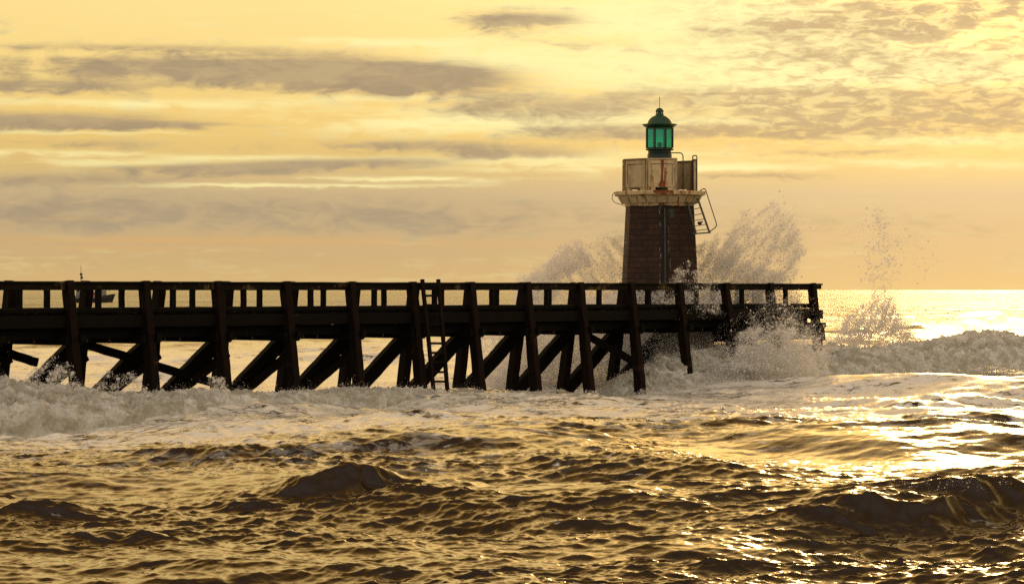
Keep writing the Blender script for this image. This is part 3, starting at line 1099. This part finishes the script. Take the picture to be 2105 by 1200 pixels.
# ------------------------------------------------------------------ jetty
def build_jetty():
    root = empty('wooden_jetty', jp(6, 1.6, 0))
    tag(root, 'long dark timber jetty on raking legs with a post and rail parapet', 'jetty')
    W = 3.3
    K0, K1 = -2, 13
    FB = 0.62       # front rake
    BB = 0.80       # back rake

    def wf(z):
        return -FB * (RAILTOP - z) / (RAILTOP)
    def wb(z):
        return W + BB * (RAILTOP - z) / (RAILTOP)
    for k in range(K0, K1 + 1):
        # legs stand outside the rails and rake outwards
        jt = .012
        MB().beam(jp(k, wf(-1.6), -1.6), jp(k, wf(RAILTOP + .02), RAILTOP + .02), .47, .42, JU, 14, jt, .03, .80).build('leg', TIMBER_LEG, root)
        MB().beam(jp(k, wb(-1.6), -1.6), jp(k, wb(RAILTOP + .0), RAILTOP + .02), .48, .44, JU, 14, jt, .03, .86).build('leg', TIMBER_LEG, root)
        # transverse cap with chamfered ends
        zc = BEAMBOT - .02
        a, b = jp(k + .068, wf(zc) - .34, zc), jp(k + .068, wb(zc) + .34, zc)
        m = MB()
        hw, hh = .13, .20
        sx = JU * hw
        n = JN
        ring = []
        for p, sg in ((a, 1), (b, -1)):
            ring.append([p + n * sg * 0 + Vector((0, 0, hh)), p + Vector((0, 0, -hh * .2)), p + n * sg * .22 + Vector((0, 0, -hh))])
        o0 = [q - sx for q in ring[0]] + [q - sx for q in ring[1][::-1]]
        o1 = [q + sx for q in ring[0]] + [q + sx for q in ring[1][::-1]]
        fs = [(0, 1, 2, 3, 4, 5), (11, 10, 9, 8, 7, 6)] + [((i + 1) % 6, i, i + 6, (i + 1) % 6 + 6) for i in range(6)]
        m.add(o0 + o1, fs).build('cap_beam', TIMBER_BLACK, root)
        # second cap on the other side of the leg pair
        MB().beam(jp(k - .068, wf(zc) - .1, zc), jp(k - .068, wb(zc) + .1, zc), .24, .34, (0, 0, 1), 4, .008).build('cap_beam', TIMBER_BLACK, root)
        if k < K1:
            # raking braces between the back legs, doubled towards the shore
            z0, z1 = -.45, BEAMBOT + .0
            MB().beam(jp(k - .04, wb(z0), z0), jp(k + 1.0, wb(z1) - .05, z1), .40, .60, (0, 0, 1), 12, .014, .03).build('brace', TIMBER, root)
            if k <= 4:
                z1 = BEAMBOT - .75
                MB().beam(jp(k + .03, wb(z0) - .44, z0 + .30), jp(k + .985, wb(z1) - .44, z1), .22, .36, (0, 0, 1), 12, .012, .03).build('brace', TIMBER_LEG, root)
            # middle posts of the parapets
            for w in (.12, W - .18):
                MB().beam(jp(k + .42, w, DECK - .1), jp(k + .42, w, RAILTOP - .12), .20, .20, JU, 5, .006).build('baluster', TIMBER, root)
            # edge beams and stringers
            e = .012
            z = DECK - .24
            MB().beam(jp(k + .003, -.06, z - .12), jp(k + .997, -.06, z - .12), .24, .48, (0, 0, 1), 10, e, .03).build('edge_beam', TIMBER, root)
            MB().beam(jp(k + .003, W + .06, z - .12), jp(k + .997, W + .06, z - .12), .24, .48, (0, 0, 1), 10, e, .03).build('edge_beam', TIMBER, root)
            for w in (.42, W - .42):
                MB().beam(jp(k + .003, w, BEAMBOT + .19), jp(k + .997, w, BEAMBOT + .19), .3, .38, (0, 0, 1), 6, e, .03).build('stringer', TIMBER_BLACK, root)
            # rails: a deep side rail under a flat cap
            for w in (.03, W - .05):
                MB().beam(jp(k + .002, w, RAILTOP - .195), jp(k + .998, w, RAILTOP - .195), .13, .26, (0, 0, 1), 12, .007, .015).build('rail', TIMBER_RAIL, root)
            for q in (.24, .36, .62, .74)[:3]:
                p = jp(k + q + random.uniform(-.05, .05), .42, BEAMBOT - .05)
                MB().lathe(p, [(.03, -.06), (.045, -.055), (.045, -.01), (.03, .0), (.03, .06)], 8).build('bolt', IRON, root)
    for w in (.03, W - .05):
        m = MB().beam(jp(K0, w, RAILTOP - .03), jp(K1 + .22, w, RAILTOP - .03), .30, .075, (0, 0, 1), 60, .006, .015)
        m.build('rail_cap', TIMBER_RAIL, root)
        MB().beam(jp(K0, w, DECK + .06), jp(K1 + .12, w, DECK + .06), .2, .17, (0, 0, 1), 60, .006, .02).build('kerb', TIMBER_BLACK, root)
        MB().beam(jp(K1 + .002, w, RAILTOP - .17), jp(K1 + .22, w, RAILTOP - .17), .13, .21, (0, 0, 1), 2, .004).build('rail', TIMBER_RAIL, root)
    # planked deck, one mesh of many boards
    m = MB()
    n = int((K1 - K0) * JD.length / .24)
    for i in range(n):
        k = K0 + (i + .5) * .24 / JD.length
        dz = random.uniform(-.008, .008)
        m.beam(jp(k, .0 + random.uniform(-.03, .03), DECK - .06 + dz), jp(k, W, DECK - .06 + dz), .225, .07, (0, 0, 1), 1, .002, .01)
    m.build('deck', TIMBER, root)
    # walings along the seaward head
    for zz in (BEAMBOT - .15, BEAMBOT - .50):
        MB().beam(jp(10.8, .1, zz), jp(13.1, .1, zz), .2, .36, (0, 0, 1), 10, .012, .02).build('waling', TIMBER_BLACK, root)
    # end beam and a fender block at the seaward head
    MB().beam(jp(K1 + .1, -.35, DECK - .42), jp(K1 + .1, W + .35, DECK - .42), .3, .46, (0, 0, 1), 6, .01).build('end_beam', TIMBER_BLACK, root)
    MB().beam(jp(K1 + .02, wf(1.9) - .16, 2.15), jp(K1 + .02, wf(2.9) - .16, 3.05), .34, .3, JU, 4, .012).build('fender', TIMBER_LEG, root)
    # long wind braces crossing several bays
    for (a, b, w) in (((150, 700), (455, 792), W + .3), ((-60, 700), (75, 745), W + .3), ((1195, 683), (1320, 752), 1.9)):
        k0, k1 = jk(a[0], w), jk(b[0], w)
        p, q = jp(k0, w, 0), jp(k1, w, 0)
        p.z, q.z = zat(a[1], p.y), zat(b[1], q.y)
        MB().beam(p, q, .2, .34, (0, 0, 1), 14, .012, .03).build('wind_brace', TIMBER, root)
    return root


build_jetty()


def build_ladder():
    """wooden ladder lashed to the front of the jetty"""
    def pt(px, py, w):
        k = jk(px, w)
        p = jp(k, w, 0)
        p.z = zat(py, p.y)
        return p
    wt, wbm = -.34, -.98
    l0, l1 = pt(868, 574, wt), pt(893, 818, wbm)
    r0, r1 = pt(901, 574, wt), pt(921, 818, wbm)
    root = empty('ladder', (l1 + r1) / 2)
    tag(root, 'tall narrow timber ladder leaning on the front of the jetty from water to rail', 'ladder')
    l1 = l1 + (l1 - l0).normalized() * .5
    r1 = r1 + (r1 - r0).normalized() * .5
    MB().beam(l1, l0, .19, .12, JU.cross(Vector((0, 0, 1))), 12, .006).build('stile', TIMBER_LEG, root)
    MB().beam(r1, r0, .19, .12, JU.cross(Vector((0, 0, 1))), 12, .006).build('stile', TIMBER_LEG, root)
    for i in range(12):
        py = 588 + i * 19.6
        t = (py - 574) / (818 - 574)
        if t > 1.02: break
        a = l0.lerp(pt(893, 818, wbm), t)
        b = r0.lerp(pt(921, 818, wbm), t)
        MB().beam(a, b, .08, .10, (0, 0, 1), 3, .004).build('rung', TIMBER_BLACK, root)


build_ladder()

# ------------------------------------------------------------------ lighthouse
def build_lighthouse():
    wl = 3.3 + 2.75
    k = jk(1356, wl)
    c = jp(k, wl, 0)
    S = F / c.y                        # photograph px per metre here

    def Z(py):
        return zat(py, c.y)

    def r(px):
        return px / S
    root = empty('lighthouse', c)
    tag(root, 'small stone harbour lighthouse with a green lantern and cream gallery behind the jetty', 'lighthouse')
    C0 = (c.x, c.y, 0)

    # hexagonal stone shaft with UVs in metres per face
    rot = R(-90 + 4.5)
    ztop, zbot = Z(424), -1.5
    Rt = r(68.5) / .906
    slope = (r(76.5) - r(68.5)) / .906 / (Z(424) - Z(580))
    Rb = Rt + slope * (ztop - zbot)
    me = bpy.data.meshes.new('tower')
    n = 6
    lv = [zbot + (ztop - zbot) * i / 20 for i in range(21)]
    vs, fs, uv = [], [], []
    for z in lv:
        rr = Rt + slope * (ztop - z)
        for j in range(n):
            a = rot + j * math.pi / 3
            vs.append((rr * math.cos(a), rr * math.sin(a), z))
    for i in range(20):
        for j in range(n):
            a, b = i * n + j, i * n + (j + 1) % n
            fs.append((a, b, b + n, a + n))
            u0 = j * 1.86 if j < 5 else -1.86
            uv.append([(u0, lv[i]), (u0 + 1.86, lv[i]), (u0 + 1.86, lv[i + 1]), (u0, lv[i + 1])])
    fs.append(tuple(20 * n + j for j in range(n)))
    uv.append([(0, 0)] * n)
    me.from_pydata(vs, [], fs)
    ul = me.uv_layers.new(name='UVMap')
    i = 0
    for f in uv:
        for q in f:
            ul.data[i].uv = q
            i += 1
    me.materials.append(STONE)
    tower = bpy.data.objects.new('tower', me)
    COL.objects.link(tower)
    tower.parent = root
    tower.location = (0, 0, 0)
    # down pipe on the seaward-left arris
    a = rot
    pts = [(c.x + (Rt + slope * (ztop - z) + .05) * math.cos(a), c.y + (Rt + slope * (ztop - z) + .05) * math.sin(a), z) for z in (ztop - .15, 8.0, 6.0, 4.0, 2.0)]
    MB().tube(pts, .035, 8).build('down_pipe', GREYPIPE, tower)
    for z in (ztop - .5, 7.4, 6.0, 4.6):
        rr = Rt + slope * (ztop - z) + .05
        MB().lathe((c.x + rr * math.cos(a), c.y + rr * math.sin(a), z), [(.06, -.04), (.06, .04)], 8).build('pipe_clip', IRON, tower)
    # junction box on the shaft under the gallery
    M = Matrix.Translation(Vector((c.x + r(18), c.y - Rt * .86, ztop - .42)))
    MB().box(M, .34, .2, .46).build('outlet_box', STEEL, tower)

    # gallery: moulded ring of eight sides, cream and rusty
    o8 = R(-90 + 22.5)
    k8 = 1 / math.cos(R(22.5))
    def P8(lst): return [(q[0] * k8, q[1]) for q in lst]
    g = MB()
    g.lathe(C0, P8([(r(64), Z(426)), (r(69), Z(424)), (r(70), Z(419.5)), (r(74), Z(418)), (r(83), Z(404.5)), (r(84), Z(403.8)), (r(91), Z(402)), (r(92), Z(396)), (r(90), Z(394.5)), (r(50), Z(393.5))]), 8, False, o8)
    gal = g.build('gallery', CREAM, root)
    # corbel stones between dark joints
    cb = MB()
    for j in range(8):
        a0 = o8 + j * math.pi / 4
        a1 = a0 + math.pi / 4
        for t in (0.0, .34, .67):
            t0, t1 = t + .03, t + .31
            qs = []
            for tt in (t0, t1):
                for (rad, z) in ((r(72.5), Z(419.0)), (r(81.6) + .02, Z(405.8)), (r(84.5), Z(405.8)), (r(77.0), Z(418.6))):
                    R8 = rad * k8
                    p0 = Vector((R8 * math.cos(a0), R8 * math.sin(a0), z))
                    p1 = Vector((R8 * math.cos(a1), R8 * math.sin(a1), z))
                    qs.append(p0.lerp(p1, tt) + Vector((c.x, c.y, 0)))
            cb.add(qs, [(0, 1, 2, 3), (7, 6, 5, 4), (0, 4, 5, 1), (1, 5, 6, 2), (2, 6, 7, 3), (3, 7, 4, 0)])
    cb.build('corbel', CREAM_CLEAN, gal)

    # parapet panels on seven of the eight sides; the side to the front right is open for the ladder
    ap = r(71)
    half = ap * math.tan(R(22.5))
    zb, zt = Z(394.4), Z(331.5)
    for j in range(8):
        th = R(-90) + j * math.pi / 4      # outward direction of the side
        if j == 1:
            continue
        n3 = Vector((math.cos(th), math.sin(th), 0))
        t3 = Vector((-math.sin(th), math.cos(th), 0))
        Mx = Matrix((( t3.x, n3.x, 0, c.x + n3.x * ap), (t3.y, n3.y, 0, c.y + n3.y * ap), (0, 0, 1, 0), (0, 0, 0, 1)))
        wd = 2 * half - .03
        sl = .10 if j != 0 else .0          # scupper height under the panel
        def T3(x, y, z): return Mx @ Matrix.Translation(Vector((x, y, z)))
        p = MB()
        th_ = .12
        hh = zt - zb
        lo = zb + .16
        # slab above the scupper, and its two feet
        p.box(T3(0, 0, (lo + zt) / 2), wd, th_, zt - lo)
        p.box(T3(-wd * .36, 0, (zb + lo) / 2 - .002), wd * .28, th_ - .006, lo - zb + .004)
        p.box(T3(wd * .36, 0, (zb + lo) / 2 - .002), wd * .28, th_ - .006, lo - zb + .004)
        # raised frame round a sunk field
        fx = wd * .5 - .10
        for s in (-1, 1):
            p.box(T3(s * (fx - .02), th_ / 2 + .012, (lo + zt) / 2), .10, .03, (zt - lo) - .06)
        p.box(T3(0, th_ / 2 + .011, zt - .13), 2 * fx - .14, .028, .16)
        p.box(T3(0, th_ / 2 + .011, lo + .08), 2 * fx - .14, .028, .12)
        # joint round the field: dark strips painted in for crevice shade
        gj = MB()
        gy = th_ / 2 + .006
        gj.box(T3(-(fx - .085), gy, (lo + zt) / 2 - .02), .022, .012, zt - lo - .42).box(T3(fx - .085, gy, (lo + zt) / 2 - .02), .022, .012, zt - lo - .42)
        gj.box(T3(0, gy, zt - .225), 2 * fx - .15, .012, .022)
        pan = p.build('parapet_panel', CREAM if j in (0, 2) else CREAM_CLEAN, root)
        gj.build('joint', JOINT_SHADE, pan)
        # coping
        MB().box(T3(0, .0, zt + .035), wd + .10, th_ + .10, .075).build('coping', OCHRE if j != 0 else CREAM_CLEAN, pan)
        if j == 0:
            # old rust run down the middle of the front panel, a thin crust
            q = MB()
            prof = [(-.07, zt - .02), (-.05, zt - .3), (-.035, zt - .7), (-.06, lo + .38), (-.13, lo + .22), (-.20, lo + .10), (-.13, lo + .03),
                    (.14, lo + .03), (.19, lo + .12), (.12, lo + .26), (.05, lo + .42), (.055, zt - .7), (.08, zt - .35), (.10, zt - .02)]
            yy = th_ / 2 + .030
            vs2 = [Mx @ Vector((x + .02, yy, z)) for x, z in prof] + [Mx @ Vector((x + .02, yy - .03, z)) for x, z in prof]
            kk = len(prof)
            q.add(vs2, [tuple(range(kk)), tuple(range(2 * kk - 1, kk - 1, -1))] + [(i, i + kk, (i + 1) % kk + kk, (i + 1) % kk) for i in range(kk)])
            q.build('rust_streak', RUST, pan)
        # corner pier on the right of each side
        Mp = Mx @ Matrix.Translation(Vector((half + .0, -.02, (zb + zt) / 2)))
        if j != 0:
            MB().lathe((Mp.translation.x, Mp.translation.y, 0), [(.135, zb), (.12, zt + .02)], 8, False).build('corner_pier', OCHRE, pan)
    # two piers flanking the front panel, carrying the raised centre
    n3 = Vector((0, -1, 0))
    for s in (-1, 1):
        MB().box(Matrix.Translation(Vector((c.x + s * (half - .02), c.y - ap + .03, (zb + zt) / 2))), .16, .26, zt - zb + .10).build('corner_pier', CREAM_CLEAN, root)
    # rust bleeding over the gallery edge under the scupper
    q = MB()
    prof = [(-.42, Z(394.0)), (.36, Z(394.0)), (.44, Z(396)), (.30, Z(400)), (.18, Z(401.2)), (.02, Z(400.2)), (-.2, Z(401.6)), (-.36, Z(399))]
    yy = c.y - r(92) - .012
    vs2 = [(c.x + x - .05, yy, z) for x, z in prof] + [(c.x + x - .05, yy + .03, z) for x, z in prof]
    kk = len(prof)
    q.add(vs2, [tuple(range(kk))[::-1], tuple(range(kk, 2 * kk))] + [(i, (i + 1) % kk, (i + 1) % kk + kk, i + kk) for i in range(kk)])
    q.build('rust_streak', RUST, gal)

    # lantern: pedestal, glazed octagon, brim, dome, vent ball and rod
    MB().lathe(C0, [(r(26), Z(394)), (r(26), Z(330)), (r(25.2), Z(329)), (r(25.2), Z(317)), (r(23.6), Z(316.5)), (r(23.6), Z(309))], 32).build('lantern_pedestal', DARKGREEN, root)
    lan = MB().lathe(C0, [(r(24), Z(309.4)), (r(28.6), Z(309)), (r(28.6), Z(307)), (r(27.2), Z(306.2)), (r(27.0), Z(304)), (r(22), Z(303.8))], 32).build('lantern', DARKGREEN, root)
    ol = R(-90 + 22.5)
    RG = r(26.2) * k8
    zg0, zg1 = Z(304.6), Z(263.6)
    for j in range(8):
        a0, a1 = ol + j * math.pi / 4, ol + (j + 1) * math.pi / 4
        p0 = Vector((c.x + RG * math.cos(a0), c.y + RG * math.sin(a0), 0))
        p1 = Vector((c.x + RG * math.cos(a1), c.y + RG * math.sin(a1), 0))
        MB().beam((p0.x, p0.y, zg0), (p0.x, p0.y, zg1), .075, .075, (math.cos(a0), math.sin(a0), 0), 1, 0, .01).build('mullion', DARKGREEN, lan)
        i0, i1 = p0.lerp(p1, .05), p0.lerp(p1, .95)
        inn = (Vector((c.x, c.y, 0)) - (p0 + p1) / 2).normalized() * .012
        vs2 = [(i0.x, i0.y, zg0), (i1.x, i1.y, zg0), (i1.x, i1.y, zg1), (i0.x, i0.y, zg1)]
        vs2 += [(q[0] + inn.x, q[1] + inn.y, q[2]) for q in vs2]
        MB().add(vs2, [(0, 1, 2, 3), (7, 6, 5, 4), (0, 4, 5, 1), (1, 5, 6, 2), (2, 6, 7, 3), (3, 7, 4, 0)]).build('glass_pane', GLASS, lan)
    # lamp standing inside
    MB().lathe(C0, [(r(3), zg0 - .02), (r(3), zg0 + .10), (r(5), zg0 + .12), (r(5), zg0 + .26), (r(2), zg0 + .3)], 20).build('lamp', GREYPIPE, lan)
    dome = MB().lathe(C0, [(r(27.4), Z(265.4)), (r(27.6), Z(262)), (r(29.5), Z(262.3)), (r(35.5), Z(257.2)), (r(36), Z(256)), (r(34), Z(255.7)), (r(25.5), Z(256.6))] +
                     [(r(25.2) * math.cos(q) , Z(256.6) + r(20.5) * math.sin(q)) for q in [R(d) for d in (4, 14, 24, 34, 44, 54, 64, 72)]], 40)
    dome = dome.build('dome', GREEN, root)
    v = MB().lathe(C0, [(r(8.2), Z(238)), (r(8.6), Z(234.6)), (r(7.2), Z(234.2))], 20)
    zz = Z(233.9)
    for j in range(6):
        a = j * math.pi / 3 + .35
        p = (c.x + r(6.6) * math.cos(a), c.y + r(6.6) * math.sin(a))
        v.beam((*p, Z(234.6)), (*p, Z(229.0)), .05, .05, (math.cos(a), math.sin(a), 0), 1, 0, .005)
    v.lathe(C0, [(r(3.6), Z(235)), (r(3.6), Z(229))], 12)
    v.lathe(C0, [(r(8.2), Z(230))] + [(r(8.6) * math.cos(R(d)), Z(229.6) + r(7.6) * math.sin(R(d))) for d in (2, 20, 38, 56, 72, 84)], 20)
    v.build('vent_ball', GREEN, dome)
    MB().tube([(c.x, c.y, Z(223)), (c.x, c.y, Z(199.5))], .016, 6).build('lightning_rod', STEEL, dome)

    # steel rails and the hanging ladder on the right
    def q3(px, py, dy=0.0):
        y = c.y + dy
        return Vector(((px - CX) / F * y, y, zat(py, y)))
    tr = .03
    MB().tube(fillet([q3(1378, 314.5, -.7), q3(1404, 314.5, -1.2), q3(1404.5, 394, -1.2)], .22, 6), tr).build('handrail', STEEL, root)
    MB().tube(fillet([q3(1424, 394, -.5), q3(1424, 320, -.5), q3(1432.5, 320, -.75), q3(1432.5, 394, -.75)], .10, 5), tr).build('handrail', STEEL, root)
    lad = MB()
    A0, A1 = q3(1409, 400, -1.35), q3(1431, 481, -1.9)
    B0, B1 = q3(1429, 393, -.95), q3(1458.5, 478, -1.5)
    lad.beam(A1, A0, .05, .13, JU, 3, 0, .01)
    lad.beam(B1, B0, .05, .13, JU, 3, 0, .01)
    ld = lad.build('access_ladder', STEEL, root)
    for t in (.12, .26, .40, .54, .67, .80, .92):
        MB().beam(A0.lerp(A1, t), B0.lerp(B1, t), .06, .035, (0, 0, 1), 1, 0, .008).build('rung', STEEL, ld)
    MB().beam(A1 + Vector((-.25, 0, 0)), B1 + Vector((0, 0, .0)), .30, .07, (0, 0, 1), 1, 0, .01).build('foot_plate', STEEL, ld)
    MB().tube(fillet([q3(1437.5, 393.5, -.95), q3(1449, 386, -1.0), q3(1474.5, 465, -1.5), q3(1459, 476, -1.5)], .18, 6), .026).build('handrail', STEEL, ld)
    # small lamp bracket clipped between the lower rungs
    bk = MB()
    e = A0.lerp(A1, .80).lerp(B0.lerp(B1, .80), .45)
    bk.lathe(e + Vector((0, 0, .02)), [(.05, 0), (.11, .05), (.12, .12), (.06, .17)], 12)
    bk.tube([e + Vector((0, 0, .12)), e + Vector((.16, 0, .2))], .035)
    bk.build('bracket', STEEL, ld)
    # cable loop hanging off the left of the gallery
    cp = [q3(x, y, -.4) for x, y in ((1268, 394.5), (1263, 396), (1259, 401), (1258.3, 408), (1261, 414), (1267, 418), (1276, 420), (1284, 423), (1288, 427))]
    MB().tube(cp, .018, 6).build('cable', CABLE, root)
    return c


build_lighthouse()

# ------------------------------------------------------------------ fishing boat far behind the jetty
def build_boat():
    y = 1000.0
    k = y / F
    def X(px): return (px - CX) * k
    base = Vector((X(190), y, -.1))
    root = empty('fishing_boat', base)
    tag(root, 'small dark trawler with a paler cabin far out at sea behind the jetty rail', 'boat')
    WHITE = mat_simple('white_boat_paint', (0.20, 0.185, 0.165), 0.5, .2, sc=.6)
    BLUE = mat_simple('dark_boat_paint', (0.025, 0.022, 0.02), 0.5, .3, sc=.6)
    RED = mat_simple('red_boat_paint', (0.35, 0.05, 0.03), 0.5, .3, sc=.6)
    GLS = mat_simple('cabin_glass', (0.02, 0.022, 0.025), 0.15, .2)
    x0, x1 = X(147), X(231)
    n = 16
    vs, fs = [], []
    rows = [(-.6, .55), (.2, .85), (1.3, .98), (2.4, 1.0)]
    for i in range(n + 1):
        t = i / n
        for (z, wdt) in rows:
            sheer = 1.6 * max(0, t - .55) ** 1.6 * 2.0
            b = 2.3 * (1 - max(0, (t - .55) / .45) ** 2.2) * wdt + .02
            xx = x0 + (x1 - x0) * t + (z / 2.4) * max(0, t - .7) * 4.0
            zz = z + (sheer if z > 0 else 0) * (z / 2.4)
            vs.append((xx, y - b, zz))
            vs.append((xx, y + b, zz))
    m = 8
    for i in range(n):
        for j in range(3):
            a = i * m + j * 2
            fs += [(a, a + m, a + m + 2, a + 2), (a + 1, a + 3, a + m + 3, a + m + 1)]
        a = i * m
        fs += [(a + 6, a + m + 6, a + m + 7, a + 7), (a, a + 1, a + m + 1, a + m)]
    fs += [(0, 2, 4, 6, 7, 5, 3, 1)]
    a = n * m
    fs += [(a + 1, a + 3, a + 5, a + 7, a + 6, a + 4, a + 2, a)]
    hull = MB().add(vs, fs).build('hull', BLUE, root)
    M = lambda x, yy, z: Matrix.Translation(Vector((x, yy, z)))
    MB().beam((x0, y - 2.36, 1.9), (X(205), y - 2.36, 1.95), .12, .5, (0, 0, 1)).build('rubbing_strake', WHITE, hull)
    cab = MB().box(M(X(172), y, 4.0), 5.2, 3.2, 3.2).box(M(X(172), y, 5.7), 5.8, 3.6, .2).build('cabin', WHITE, root)
    for i in range(4):
        MB().box(M(X(172) - 1.8 + i * 1.2, y - 1.62, 4.5), .8, .06, .8).build('window', GLS, cab)
    MB().box(M(X(188), y, 3.2), 2.6, 2.6, 1.4).build('winch_house', RED, root)
    MB().box(M(X(207), y, 3.6), 4.2, 2.4, 1.8).build('fish_hold', WHITE, root)
    mast = MB().tube([(X(166.5), y, 5.6), (X(166.5), y, zat(546, y))], .09, 6).tube([(X(166.5), y, 8.4), (X(166.5), y, zat(560, y))], .2, 6).build('mast', BLUE, root)
    MB().box(M(X(167), y, zat(564, y)), .9, .8, .7).box(M(X(168), y, zat(570.5, y)), .8, .9, 1.0).build('radar', BLUE, mast)
    MB().tube([(X(224), y, 4.0), (X(227), y, 5.2)], .1, 6).build('bow_post', WHITE, root)


build_boat()
